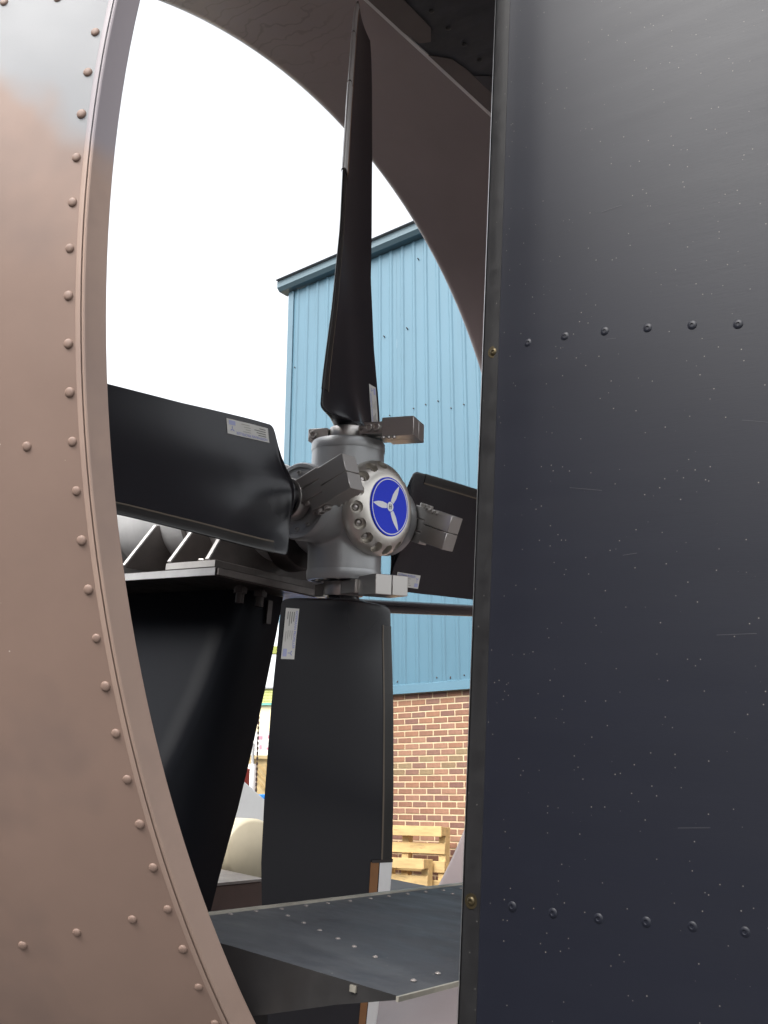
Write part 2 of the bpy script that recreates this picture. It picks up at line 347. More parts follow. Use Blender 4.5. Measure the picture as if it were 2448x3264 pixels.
# ================================================================== PALLETS
def pallet(matrix, label, rows, W=1.15):
    t = thing('wooden_pallet', label, 'pallet', matrix, 'pallets stood on edge against the brick wall')
    t0 = 0.022
    for k, (z0, z1) in enumerate(rows):
        bm = NB(); bx(bm, (-W, -t0 if k else -0.10, z0), (0, -0.001 if k else -0.078, z1), bev=0.003); link('deck_board', bm, M['pallet'], t, smooth=0)
    zt, zb = rows[0][1], rows[-1][0]
    for k, xx in enumerate((-0.10, -0.62, -W + 0.02)):
        bm = NB(); bx(bm, (xx, 0.0, zb + 0.004), (xx + 0.095, 0.085, zt - 0.004), bev=0.003); link('bearer', bm, M['pallet'], t, smooth=0)
    bm = NB(); bx(bm, (-W, -0.077, zt - 0.10), (-0.001, -0.0005, zt - 0.003), bev=0.003); link('block', bm, M['pallet'], t, smooth=0)
    return t
def wp(x, y, z, rx=0, rz=0): return WALL @ Matrix.Translation((x, y, z)) @ Matrix.Rotation(RD(rz), 4, 'Z') @ Matrix.Rotation(RD(rx), 4, 'X')
pallet(wp(0.46, -0.30, -0.72, -4), 'pale wooden pallet stood on edge nearest the brick wall, upper of two', [(0.22, 0.33), (0.035, 0.15), (-0.16, -0.04), (-0.34, -0.24), (-0.52, -0.42), (-0.70, -0.60)])
pallet(wp(0.33, -0.46, -1.05, -3), 'pale wooden pallet stood in front of the other one, lower top edge', [(0.21, 0.32), (0.03, 0.14), (-0.15, -0.04), (-0.33, -0.22), (-0.51, -0.41)])

# ================================================================== DUCT
K = math.tan(RD(27))
dt = thing('propeller_duct', 'round tan riveted propeller duct framing the view with brown painted inside', 'duct', CRAFT)
YR = -0.64; RI, RC = 0.9625, 0.9795
outer = [(RC + 0.0004, YR + 0.001)]
for y in (-0.60, -0.55, -0.5, -0.45, -0.40, -0.35): outer.append((RC + K * (y - YR), y))
outer += [(1.155, -0.28), (1.178, -0.2), (1.19, -0.1), (1.192, 0.05), (1.185, 0.2), (1.165, 0.31)]
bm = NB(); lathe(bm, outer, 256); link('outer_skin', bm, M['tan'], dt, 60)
liner = [(RI + 0.001, YR + 0.003), (0.975, -0.60), (0.990, -0.5), (1.000, -0.38), (1.006, -0.2), (1.010, 0.0), (1.030, 0.15), (1.044, 0.272)]
lip = []
for i in range(13):
    t = i / 12 * 2.6
    lip.append((1.076 - 0.032 * cos(t * 1.0), 0.272 + 0.032 * sin(t)))
bm = NB(); lathe(bm, liner + lip[1:] + [(1.13, 0.30), (1.163, 0.309)], 256); 
for v in bm.verts:
    if v.co.y > 0: v.co.z -= 0.035 * min(1, v.co.y / 0.27); v.co.x -= 0.005 * min(1, v.co.y / 0.27)
link('inner_liner', bm, M['liner'], dt, 60)
# trailing rim: flat flange with a small raised bead at its outer edge
rim = [(RI, YR + 0.004), (RI - 0.0002, YR), (RI + 0.0008, YR - 0.0012), (RC - 0.0030, YR - 0.0012), (RC - 0.0018, YR - 0.0014), (RC - 0.0008, YR - 0.00145), (RC, YR - 0.0010), (RC + 0.0002, YR + 0.0006)]
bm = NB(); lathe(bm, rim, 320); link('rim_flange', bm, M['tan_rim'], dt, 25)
# second bead just outside (edge of the riveted sheet)
rb = [(RC + 0.0006, YR + 0.0012), (RC + 0.0009, YR + 0.0010), (RC + 0.0022, YR + 0.0034), (RC + 0.0022, YR + 0.0042)]
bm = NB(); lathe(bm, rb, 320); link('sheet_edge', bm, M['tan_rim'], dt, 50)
# rivets
RV = rivet_bm(0.0030, 0.0015, False)
rvr = random.Random(21)
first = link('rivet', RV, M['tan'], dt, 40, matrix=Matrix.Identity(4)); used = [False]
def put_rivet(ang, y, src=first):
    r = RC + K * (y - YR); nv = Vector((cos(RD(27)) * cos(ang), -sin(RD(27)), cos(RD(27)) * sin(ang)))
    p = Vector((r * cos(ang), y, r * sin(ang)))
    q_ = rvr.uniform(0.93, 1.07); m_ = facing(nv + Vector((rvr.uniform(-.05, .05), 0, rvr.uniform(-.05, .05))), p + nv * rvr.uniform(-0.0002, 0)) @ Matrix.Rotation(rvr.uniform(0, 6), 4, 'Z') @ Matrix.Scale(q_, 4)
    if not used[0]: src.matrix_local = m_; used[0] = True
    else: inst(src, dt, m_)
a_seam = math.atan2(-0.5164, -0.844)
stp = 0.0308
nr = int(2 * pi / stp); stp = 2 * pi / nr
for i in range(nr): put_rivet(a_seam + i * stp, YR + 0.0085)
for k in range(1, 6): put_rivet(a_seam + 0.0035 * k, YR + 0.0085 + 0.0375 * k - 0.014)
for k in range(1, 5): put_rivet(a_seam - 20 * stp + 0.001, YR + 0.0085 + 0.036 * k - 0.006)
put_rivet(a_seam - 10 * stp, YR + 0.036)
# lap joint sheet at the top left (raised edge line)
bm = NB()
P = []
for y in [YR + 0.006 + 0.03 * k for k in range(8)]:
    row = []
    for j in range(9):
        a = a_seam - 20.6 * stp - j * 0.03; r = RC + K * (y - YR) + 0.0012
        row.append((r * cos(a), y, r * sin(a)))
    P.append(row)
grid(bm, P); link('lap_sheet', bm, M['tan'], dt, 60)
def skin_pt(a, y, off=0.0004):
    r = RC + K * (y - YR) + off; return Vector((r * cos(a), y - off * 0.5, r * sin(a)))
for (p_, w_) in ((((-20.9, .060), (-21.6, .047), (-22.0, .040), (-22.2, .034), (-21.3, .026), (-20.5, .017)), 0.0006), (((-23.6, .028), (-23.1, .022), (-22.6, .018)), 0.0004)):
    bm = NB(); rows2 = []
    for st_, dy in p_:
        a = a_seam + st_ * stp; y = YR + dy - 0.0; rows2.append([skin_pt(a, y - w_, 0.0018), skin_pt(a + 0.0004, y + w_, 0.0018)])
    grid(bm, rows2); link('scuff', bm, M['scuff'], dt, 0)
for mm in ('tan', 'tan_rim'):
    grey_blend(M[mm], (0.21, 0.215, 0.225) if mm == 'tan' else (0.27, 0.24, 0.255), Vector((-0.985, -0.63, -0.03)), Vector((0.25, -0.55, 0.80)).normalized() , 0.03)  # skin and rim turn greyer towards the top

# ================================================================== PROPELLER
PR = CRAFT @ Matrix.Translation((0, 0, -0.012)) @ Matrix.Rotation(RD(-4), 4, 'Y')
prop = thing('propeller', 'four bladed black propeller with grey steel hub and blue round emblem', 'propeller', PR)
def lerp_tab(t, tab):
    for (a, va), (b, vb) in zip(tab, tab[1:]):
        if t <= b: return va + (vb - va) * max(0, (t - a)) / (b - a)
    return tab[-1][1]
CH = [(0.16, 0.234), (0.2, 0.235), (0.3, 0.236), (0.45, 0.236), (0.6, 0.236), (0.75, 0.216), (0.9, 0.178), (0.96, 0.15), (0.985, 0.12)]
BE = [(0.16, 13), (0.22, 15), (0.35, 22), (0.5, 27), (0.7, 28), (1.0, 29)]
TK = [(0.16, 0.036), (0.25, 0.034), (0.45, 0.030), (0.7, 0.026), (1.0, 0.017)]
FRS = 0.004
FR = [(0.156, 0), (0.160, 0.03), (0.163, 0.10), (0.1650, 0.30), (0.1660, 0.55), (0.1670, 0.74), (0.1685, 0.86), (0.171, 0.94), (0.174, 0.98), (0.178, 1), (0.21, 1)]
PIV = 0.455; RS = 0.0275
def yt(x):   # half thickness, blunt nose, max 1 at about x=.25
    return 2.2 * (0.2969 * sqrt(max(x, 0)) - 0.126 * x - 0.3516 * x ** 2 + 0.2843 * x ** 3 - 0.1015 * x ** 4) / 0.22 * 0.1
def blade_pt(r, th, off=0.0):
    c = lerp_tab(r, CH); b = RD(lerp_tab(r, BE)); tk = lerp_tab(r, TK); f = lerp_tab(r + FRS, FR) if r < 0.21 else 1
    x = (1 - cos(th)) / 2; sg = 1 if sin(th) >= 0 else -1
    h_ = yt(x) * tk * (0.62 if sg > 0 else 1.25) / 1.0 + 0.0010
    # slight reflex: concave aft face mid chord
    s1 = (x - PIV) * c; m1 = sg * h_ - 0.010 * sin(pi * x) * (c / 0.24)
    s0 = -RS * cos(th); m0 = RS * sin(th)
    bp = lerp_tab(r, [(0.15, 1.0), (0.164, 0.80), (0.18, 0.60), (0.20, 0.45), (0.23, 0.32), (0.27, 0.21), (0.33, 0.11), (0.40, 0.05), (0.5, 0.0), (1, 0)])
    sc = s1 + 0.10 * max(0, r - 0.2)
    h2 = h_ + max(0, RS - h_) * bp * math.exp(-(sc / 0.048) ** 2)
    m1 = sg * h2 - 0.010 * sin(pi * x) * (c / 0.24) * min(1, (r - 0.15) / 0.08)
    g = f * f * (3 - 2 * f)
    s = s0 + (s1 - s0) * f; m_ = m0 + (m1 - m0) * g
    if off:
        s += -off * max(0, cos(th)); m_ += off * (sg if abs(sin(th)) > 1e-6 else 0) * min(1, abs(sin(th)) * 3)
    return Vector((s * cos(b) + m_ * sin(b), s * sin(b) - m_ * cos(b), r))
NT = 48
ths = [2 * pi * i / NT for i in range(NT)]
rs = [0.125, 0.144] + [q - FRS for q in (0.153, 0.157, 0.160, 0.1615, 0.163, 0.164, 0.165, 0.1655, 0.166, 0.1665, 0.167, 0.1678, 0.1685, 0.1698, 0.171, 0.1725, 0.174, 0.176, 0.178, 0.182, 0.187, 0.192)] + [0.195, 0.20, 0.21, 0.23, 0.26, 0.3, 0.35, 0.4, 0.45, 0.5, 0.55, 0.6, 0.65, 0.7, 0.75, 0.8, 0.85, 0.9, 0.94, 0.965, 0.978, 0.985]
def add_blade_mesh():
    bm = NB(); V = grid(bm, [[blade_pt(r, t) for t in ths] for r in rs], wrap=True)
    bm.faces.new(V[-1]); bm.faces.new(V[0][::-1]); return bm
blade = link('blade', add_blade_mesh(), M['blade'], prop, 50, matrix=Matrix.Identity(4))
def shell(r0, r1, t0, t1, off, nr_, nt_, th0):
    bm = NB(); P = []
    for i in range(nr_ + 1):
        r = r0 + (r1 - r0) * i / nr_
        row = [blade_pt(r, t0 + (t1 - t0) * j / nt_, off) for j in range(nt_ + 1)]
        P.append(row)
    grid(bm, P)
    g = bmesh.ops.solidify(bm, geom=bm.faces[:], thickness=-th0) if False else None
    return bm
def tx(x): return math.acos(1 - 2 * x)
# leading edge protection: black strip inboard, polished steel outboard
link('edge_strip', shell(0.200, 0.606, -tx(0.055), tx(0.075), 0.0009, 14, 14, 0), M['rubber'], blade, 60)
bm = shell(0.199, 0.606, tx(0.075), tx(0.087), 0.0012, 14, 2, 0); 
link('strip_border', bm, M['edge_line'], blade, 60)
for k, (r0, r1) in enumerate(((0.609, 0.79), (0.793, 0.90), (0.903, 0.975))):
    link('steel_guard', shell(r0, r1, -tx(0.06), tx(0.10), 0.0022 - 0.0003 * k, 6, 14, 0), M['steel'], blade, 60)
link('guard_brown_band', shell(0.609, 0.972, tx(0.102), tx(0.165), 0.0012, 12, 4, 0), M['brown_band'], blade, 60)  # brown band on the aft face, next to the steel
link('guard_seam', shell(0.605, 0.610, -tx(0.065), tx(0.165), 0.0030, 1, 16, 0), M['dark_metal'], blade, 60)
# data label with its print
def lab_map(u, v, off):     # u along radius 0..1 , v towards trailing edge 0..1
    r = 0.181 + 0.086 * u; x = 0.845 + 0.115 * v
    return blade_pt(r, tx(x), off)
def lab_patch(u0, u1, v0, v1, off, n=10, mm=4):
    bm = NB(); grid(bm, [[lab_map(u0 + (u1 - u0) * i / n, v0 + (v1 - v0) * j / mm, off) for j in range(mm + 1)] for i in range(n + 1)]); return bm
lab = link('data_label', lab_patch(0, 1, 0, 1, 0.0009), M['label'], blade, 60)
ink = NB(); pale = NB(); grey = NB()
def addp(dst, *a):
    b = lab_patch(*a, n=3, mm=1); me = bpy.data.meshes.new('t'); b.to_mesh(me); b.free(); dst.from_mesh(me); bpy.data.meshes.remove(me)
rr = random.Random(11)
for k, (u0, u1) in enumerate(((0.07, 0.26), (0.07, 0.30), (0.07, 0.35), (0.07, 0.22))):
    v = 0.32 + 0.155 * k; addp(ink, u0, u1, v, v + 0.045, 0.0013)
for k, (u0, u1) in enumerate(((0.44, 0.62), (0.44, 0.56), (0.44, 0.60), (0.46, 0.66))):
    v = 0.34 + 0.155 * k; addp(grey, u0, u1, v, v + 0.04, 0.0013)
addp(pale, 0.80, 0.95, 0.62, 0.90, 0.0013)
link('small_print', ink, M['label_ink'], blade, 0); link('faint_print', grey, M['label_grey'], blade, 0); link('blue_block', pale, M['label_pale'], blade, 0)
def text_mesh(body, size):
    cu = bpy.data.curves.new('txt', 'FONT'); cu.body = body; cu.size = size; cu.resolution_u = 2
    o = bpy.data.objects.new('txt', cu); COL.objects.link(o)
    dg = bpy.context.evaluated_depsgraph_get(); me = bpy.data.meshes.new_from_object(o.evaluated_get(dg))
    bpy.data.objects.remove(o); return me
me = text_mesh('HOFFMANN PROPELLER', 1.0)
xs = [v.co.x for v in me.vertices]; ys = [v.co.y for v in me.vertices]; x0, x1, y0, y1 = min(xs), max(xs), min(ys), max(ys)
for v in me.vertices: v.co = lab_map(0.05 + 0.74 * (v.co.x - x0) / (x1 - x0), 0.25 - 0.18 * (v.co.y - y0) / (y1 - y0), 0.0013)
me.materials.append(M['label_blue']); to = bpy.data.objects.new('label_lettering', me); COL.objects.link(to); to.parent = blade
bm = NB()   # little three-bladed propeller mark on the label
for k in range(3):
    a = RD(90 + 120 * k); c = Vector((0.88, 0.34))
    pts = []
    for i in range(8):
        t = 2 * pi * i / 8; lx, ly = 0.5 + 0.5 * cos(t), 0.14 * sin(t)
        q = Vector((lx * cos(a) - ly * sin(a), lx * sin(a) + ly * cos(a)))
        pts.append(bm.verts.new(lab_map(c.x + q.x * 0.055, c.y + q.y * 0.22, 0.0014)))
    bm.faces.new(pts)
link('label_mark', bm, M['label_blue'], blade, 0)
def copy_part(src, mx):
    o = inst(src, prop, mx)
    for ch in src.children: inst(ch, o)
    return o
for a in (-88.8, 180, 90.4): copy_part(blade, Matrix.Rotation(RD(a), 4, 'Y'))
# hub casting: crossed barrels remeshed into one smooth casting
def hub_part():
    bm = NB(); R_ = 0.066
    prof = [(0, -0.124), (0.060, -0.124), (R_ - 0.001, -0.118), (R_, -0.11), (R_, 0.11), (R_ - 0.001, 0.118), (0.060, 0.124), (0, 0.124)]
    for ax in (0, 1):
        b = NB(); pts = []
        n = 48
        rings = [[Vector((r * cos(2 * pi * i / n), r * sin(2 * pi * i / n), z)) for i in range(n)] for r, z in prof[1:-1]]
        if ax: rings = [[Vector((p.z, p.y, -p.x)) for p in ring] for ring in rings]
        V = grid(b, rings, wrap=True); b.faces.new(V[0][::-1]); b.faces.new(V[-1])
        me_ = bpy.data.meshes.new('t'); b.to_mesh(me_); b.free(); bm.from_mesh(me_); bpy.data.meshes.remove(me_)
    cyl(bm, (0, -0.072, 0), (0, 0.075, 0), 0.078, n=64)
    bmesh.ops.create_uvsphere(bm, u_segments=32, v_segments=24, radius=0.080)
    bmesh.ops.recalc_face_normals(bm, faces=bm.faces[:])
    me_ = bpy.data.meshes.new('hub_casting'); bm.to_mesh(me_); bm.free()
    o = bpy.data.objects.new('t', me_); COL.objects.link(o)
    m1 = o.modifiers.new('r', 'REMESH'); m1.mode = 'VOXEL'; m1.voxel_size = 0.0026; m1.use_smooth_shade = True
    m2 = o.modifiers.new('s', 'SMOOTH'); m2.factor = 0.5; m2.iterations = 14
    dg = bpy.context.evaluated_depsgraph_get(); dg.update(); me2 = bpy.data.meshes.new_from_object(o.evaluated_get(dg))
    bpy.data.objects.remove(o); me2.materials.clear(); me2.materials.append(M['hub']); me2.shade_smooth(); me2.name = 'hub_casting'
    o2 = bpy.data.objects.new('hub_casting', me2); COL.objects.link(o2); o2.parent = prop; return o2
hub_part()
# barrel end rims
b0 = None
def rimring():
    bm = NB(); lathe(bm, [(0.0665, 0.108), (0.0672, 0.112), (0.0668, 0.1235), (0.0645, 0.1265), (0.0585, 0.1268), (0.0580, 0.118), (0.040, 0.116), (0.028, 0.116)], 64, axis='Z'); return bm
bm = rimring(); br = link('barrel_rim', bm, M['hub'], prop, 40, matrix=Matrix.Identity(4))
bb = link('bolt', bolt_bm(0.0042, 0.010), M['machined'], br, 40, matrix=Matrix.Translation((0.049, 0, 0.117)))
for i in range(1, 12):
    a = 2 * pi * i / 12; inst(bb, br, Matrix.Translation((0.049 * cos(a), 0.049 * sin(a), 0.117)))
for a in (-90, 180, 90): copy_part(br, Matrix.Rotation(RD(a), 4, 'Y'))
# clamps with counterweights (blade local: z outward, a = aft, e = across)
G = RD(20)
e_ = Vector((cos(G), sin(G), 0)); a_ = Vector((sin(G), -cos(G), 0))
CF = axes(e_, -a_, Vector((0, 0, 1)), (0, 0, 0))  # local x=e, y=-a(forward), z
def clamp():
    bm = NB()
    z0, z1 = 0.1285, 0.1530
    # ring
    b = NB(); lathe(b, [(0.0280, z0), (0.0345, z0), (0.0352, z0 + 0.001), (0.0352, z1 - 0.001), (0.0345, z1), (0.0280, z1)], 48, axis='Z', close=True)
    me_ = bpy.data.meshes.new('t'); b.to_mesh(me_); b.free(); bm.from_mesh(me_); bpy.data.meshes.remove(me_)
    bx(bm, (-0.021, 0.033, z0 + 0.0004), (-0.0012, 0.072, z1 - 0.0004), bev=0.0012)
    bx(bm, (0.0012, 0.033, z0 + 0.0004), (0.021, 0.072, z1 - 0.0004), bev=0.0012)
    bx(bm, (-0.0235, -0.080, z0 + 0.0004), (-0.0012, -0.028, z1 - 0.0004), bev=0.0012)
    bx(bm, (0.0012, -0.080, z0 + 0.0004), (0.0215, -0.028, z1 - 0.0004), bev=0.0012)
    for v in bm.verts: v.co = CF @ v.co
    o = link('blade_clamp', bm, M['machined'], prop, 40, matrix=Matrix.Identity(4))
    for q0, q1 in ((-0.048, -0.0172), (-0.0162, 0.0155)):
        b = NB(); zA, zB = 0.1235, 0.1575
        bx(b, (q0, -0.139, zA), (q1, -0.0805, zB), CF, bev=0.0009); link('counterweight', b, M['machined'], o, 40)
    b = NB(); bx(b, (-0.046, -0.0800, 0.130), (-0.0240, -0.046, 0.1515), CF, bev=0.0009); link('weight_bracket', b, M['machined'], o, 40)
    src = None
    for (s, q) in ((-0.060, -0.0205), (0.036, -0.0232), (0.056, -0.0465), (0.070, -0.0465)):
        p = CF @ Vector((q, -s, 0.141)); mx = facing(-e_, p)
        if src is None: src = link('bolt', bolt_bm(0.0075, 0.006), M['machined'], o, 40, matrix=mx)
        else: inst(src, o, mx)
    for s in (0.082, 0.092, 0.102):
        p = CF @ Vector((-0.044, -s, 0.1235)); inst(src, o, facing((0, 0, -1), p, (1, 0, 0)) @ Matrix.Scale(0.6, 4))
    return o
cl = clamp()
for a in (-90, 180, 90): copy_part(cl, Matrix.Rotation(RD(a), 4, 'Y'))
# nose ring with scalloped holes
prof = [(0.0, -0.050), (0.072, -0.050), (0.0795, -0.056), (0.0838, -0.063), (0.0845, -0.071), (0.0835, -0.078), (0.0800, -0.0845), (0.0740, -0.0915), (0.0675, -0.0965), (0.0600, -0.0992), (0.0535, -0.0995), (0.0, -0.0995)]
bm = NB(); n = 128
V = grid(bm, [[Vector((r * cos(2 * pi * i / n), y, r * sin(2 * pi * i / n))) for i in range(n)] for r, y in prof[1:-1]], wrap=True)
bm.faces.new(V[0]); bm.faces.new(V[-1][::-1]); bmesh.ops.recalc_face_normals(bm, faces=bm.faces[:])
me = bpy.data.meshes.new('nose_ring'); bm.to_mesh(me); bm.free(); me.materials.append(M['ring'])
nr_o = bpy.data.objects.new('t', me); COL.objects.link(nr_o)
cut = NB()
for i in range(16):
    a = 2 * pi * (i + 0.35) / 16; d = Vector((cos(a), 0, sin(a)))
    ax = (Vector((0, -1, 0)) * 0.80 + d * 0.60).normalized(); c = d * 0.0750 + Vector((0, -0.0895, 0))
    cyl(cut, c - ax * 0.0125, c + ax * 0.03, 0.0108, n=24)
bmesh.ops.recalc_face_normals(cut, faces=cut.faces[:])
mc = bpy.data.meshes.new('c'); cut.to_mesh(mc); cut.free(); oc = bpy.data.objects.new('c', mc); COL.objects.link(oc)
bo = nr_o.modifiers.new('b', 'BOOLEAN'); bo.operation = 'DIFFERENCE'; bo.solver = 'EXACT'; bo.object = oc
dg = bpy.context.evaluated_depsgraph_get(); dg.update(); me2 = bpy.data.meshes.new_from_object(nr_o.evaluated_get(dg))
bpy.data.objects.remove(nr_o); bpy.data.objects.remove(oc)
me2.shade_smooth(); me2.set_sharp_from_angle(angle=RD(38)); me2.name = 'nose_ring'
no = bpy.data.objects.new('nose_ring', me2); COL.objects.link(no); no.parent = prop
src = None
for i in range(16):
    a = 2 * pi * (i + 0.35) / 16; d = Vector((cos(a), 0, sin(a)))
    ax = (Vector((0, -1, 0)) * 0.80 + d * 0.60).normalized(); c = d * 0.0750 + Vector((0, -0.0895, 0)) - ax * 0.0123
    if src is None:
        b = NB(); lathe(b, [(0.0066, 0), (0.0062, 0.0030), (0.0045, 0.0050), (1e-9, 0.0058)], 20, axis='Z'); src = link('ring_bolt', b, M['machined'], no, 60, matrix=facing(ax, c))
    else: inst(src, no, facing(ax, c))
# emblem (flat badge)
def disc(name, r0, r1, y, m, parent, n=72):
    bm = NB()
    if r0 <= 0: bm.faces.new([bm.verts.new((r1 * cos(2 * pi * i / n), y, r1 * sin(2 * pi * i / n))) for i in range(n)])
    else: grid(bm, [[Vector((r * cos(2 * pi * i / n), y, r * sin(2 * pi * i / n))) for i in range(n)] for r in (r0, r1)], wrap=True)
    return link(name, bm, m, parent, 0)
bm = NB(); lathe(bm, [(1e-9, -0.1018), (0.0512, -0.1018), (0.0518, -0.1012), (0.0518, -0.0992)], 72); em = link('emblem', bm, M['blue_enamel'], prop, 40)
disc('emblem_ring', 0.0474, 0.0492, -0.10205, M['white_enamel'], em)
bm = NB(); rr = Matrix.Rotation(RD(4), 3, 'Y')
for (dx, dz, L_) in ((0.020, 0.040, 0.045), (-0.045, -0.002, 0.045), (0.025, -0.036, 0.045)):
    d = (rr @ Vector((dx, 0, dz))).normalized(); p = Vector((-d.z, 0, d.x)); pts = []
    up = [(0.004, 0.0022), (0.012, 0.0046), (0.022, 0.0058), (0.032, 0.0047), (0.040, 0.0026), (L_ + 0.001, 0.0004)]
    for s, wd in up: pts.append(d * s + p * wd)
    for s, wd in up[::-1]: pts.append(d * s - p * wd)
    bm.faces.new([bm.verts.new((q.x, -0.10205, q.z)) for q in pts])
link('emblem_blades', bm, M['white_enamel'], em, 0)
disc('emblem_boss', 0, 0.0085, -0.1023, M['white_enamel'], em, 32); disc('emblem_boss_outline', 0.0085, 0.0094, -0.1022, M['blue_enamel'], em, 32)
bm = NB()
for x_ in (-0.0028, 0.0012): bx(bm, (x_, -0.1027, -0.0042), (x_ + 0.0016, -0.10255, 0.0042))
bx(bm, (-0.0040, -0.1027, -0.0005), (-0.00281, -0.10255, 0.0005)); bx(bm, (-0.00119, -0.1027, -0.0006), (0.00119, -0.10255, 0.0006)); bx(bm, (0.00281, -0.1027, -0.0005), (0.0040, -0.10255, 0.0005))
link('emblem_letter', bm, M['black_enamel'], em, 0)

# ================================================================== SHAFT MOUNT AND PYLON
gm = thing('shaft_mount', 'welded steel propeller shaft housing with bright edged gussets on a base plate', 'shaft mount', CRAFT)
bm = NB(); lathe(bm, [(0.05, 0.16), (0.092, 0.16), (0.096, 0.165), (0.096, 0.50), (0.093, 0.505), (0.093, 0.56), (0.0, 0.56)], 64); link('shaft_housing', bm, M['housing'], gm, 40)
bm = NB(); lathe(bm, [(0.0, 0.095), (0.066, 0.095), (0.070, 0.10), (0.071, 0.135), (0.05, 0.140)], 64)
for v in bm.verts: v.co.z -= 0.045
link('drive_flange', bm, M['dark_metal'], gm, 40)
bm = NB(); lathe(bm, [(0.0, 0.055), (0.055, 0.055), (0.055, 0.16)], 48); link('drive_shaft', bm, M['dark_metal'], gm, 40)
bm = NB(); lathe(bm, [(0.06, 0.565), (0.135, 0.575), (0.155, 0.60), (0.158, 0.66), (0.13, 0.68), (0.0, 0.68)], 64); link('pulley_guard', bm, M['housing'], gm, 40)
bm = NB(); lathe(bm, [(0.0965, 0.335), (0.099, 0.337), (0.099, 0.347), (0.0965, 0.349)], 64); link('weld_bead', bm, M['plate'], gm, 40)
def gusset(y, wb, ht, hz, full=False):
    t = 0.008
    poly = [(-wb, -0.121), (-wb + 0.003, -0.117), (-ht, hz), (-ht + 0.02, hz + 0.008), (ht - 0.02, hz + 0.008), (ht, hz), (wb, -0.117), (wb, -0.121)]
    bm = NB(); prism(bm, poly, 'y', y, y + t); g = link('gusset', bm, M['plate'], gm, 0)
    # bright ground edge, proud of the plate
    p0, p1 = Vector((-wb - 0.0008, 0, -0.120)), Vector((-ht - 0.0008, 0, hz)); bm = NB()
    d = (p1 - p0).normalized(); nn = Vector((-d.z, 0, d.x))
    q = [p0, p1, p1 + nn * 0.0030, p0 + nn * 0.0030]
    if True:
        A = [bm.verts.new((v.x, y - 0.0006, v.z)) for v in q]; B = [bm.verts.new((v.x, y + t + 0.0006, v.z)) for v in q]
        for i in range(4): bm.faces.new((A[i], A[(i + 1) % 4], B[(i + 1) % 4], B[i]))
        bm.faces.new(A); bm.faces.new(B[::-1])
    link('ground_edge', bm, M['white_edge'], g, 0)
gusset(0.412, 0.160, 0.098, -0.028); gusset(0.275, 0.160, 0.098, -0.026); gusset(0.172, 0.158, 0.11, -0.030)
# upper flange, base plate
bm = NB(); bx(bm, (-0.163, 0.150, -0.1345), (0.20, 0.285, -0.1215), bev=0.001); link('flange_plate', bm, M['plate'], gm, 30)
bm = NB(); bx(bm, (-0.164, 0.1505, -0.1338), (-0.1632, 0.2845, -0.1222)); link('flange_edge', bm, M['white_edge'], gm, 0)
bm = NB(); bx(bm, (-0.172, 0.135, -0.152), (0.30, 0.74, -0.137), bev=0.001); link('base_plate', bm, M['dark_metal'], gm, 30)
bm = NB(); bx(bm, (-0.1732, 0.137, -0.151), (-0.1722, 0.738, -0.138)); link('plate_edge', bm, M['housing'], gm, 0)
bm = NB(); bx(bm, (-0.17, 0.1300, -0.150), (0.26, 0.1345, -0.1385)); link('front_lip', bm, M['plate'], gm, 0)
for x_ in (-0.13, 0.0, 0.13): 
    bm = NB(); lathe(bm, [(1e-9, 0.010), (0.008, 0.010), (0.009, 0.008), (0.009, 0)], 6, axis='Z'); link('bolt', bm, M['machined'], gm, 20, matrix=Matrix.Translation((x_, 0.225, -0.1213)))
for x_, y_ in ((-0.075, 0.175), (-0.03, 0.17)):
    bm = NB(); cyl(bm, (x_, y_, -0.153), (x_, y_, -0.185), 0.008, n=12); cyl(bm, (x_, y_, -0.157), (x_, y_, -0.167), 0.013, n=6); link('stud', bm, M['dark_metal'], gm, 30)
# pylon below
py = thing('pylon', 'tapering glossy black pylon under the shaft mount, behind the left blade', 'pylon', CRAFT)
right = [(0.066, -0.153), (0.057, -0.226), (0.040, -0.341), (0.020, -0.461), (0.003, -0.547), (-0.025, -0.661), (-0.060, -0.83), (-0.07, -0.98)]
fold = [(-0.034, -0.153), (-0.058, -0.226), (-0.098, -0.341), (-0.142, -0.44), (-0.180, -0.52), (-0.225, -0.64), (-0.28, -0.80), (-0.33, -0.98)]
bm = NB()
rows = [[Vector((f[0] - 0.01, 1.0, f[1])), Vector((f[0] - 0.012, 0.26, f[1])), Vector((f[0] - 0.004, 0.222, f[1])), Vector((f[0] + 0.014, 0.206, f[1])), Vector((r_[0] - 0.006, 0.200, r_[1])), Vector((r_[0], 0.206, r_[1])), Vector((r_[0] + 0.01, 1.0, r_[1]))] for r_, f in zip(right, fold)]
V = grid(bm, rows, wrap=True); bm.faces.new(V[0]); bm.faces.new(V[-1]); link('pylon_skin', bm, M['pylon'], py, 60)
bm = NB(); bx(bm, (0.018, 0.196, -0.21), (0.030, 0.1995, -0.165)); link('pylon_bracket', bm, M['dark_metal'], py, 0)
# strut to the right
st = thing('duct_strut', 'slim black horizontal strut from the hub mount to the duct, right side', 'strut', CRAFT)
P = []
for x_, zt, zb in ((0.02, -0.112, -0.148), (0.425, -0.099, -0.130), (0.83, -0.053, -0.084), (1.00, -0.034, -0.065)):
    zc = (zt + zb) / 2; hh = (zt - zb) / 2
    P.append([Vector((x_, 0.312 + 0.014 * cos(t) * -1, zc + hh * sin(t))) for t in [2 * pi * i / 20 for i in range(20)]])
bm = NB(); V = grid(bm, P, wrap=True); bm.faces.new(V[0]); bm.faces.new(V[-1]); link('strut_skin', bm, M['blade'], st, 50)

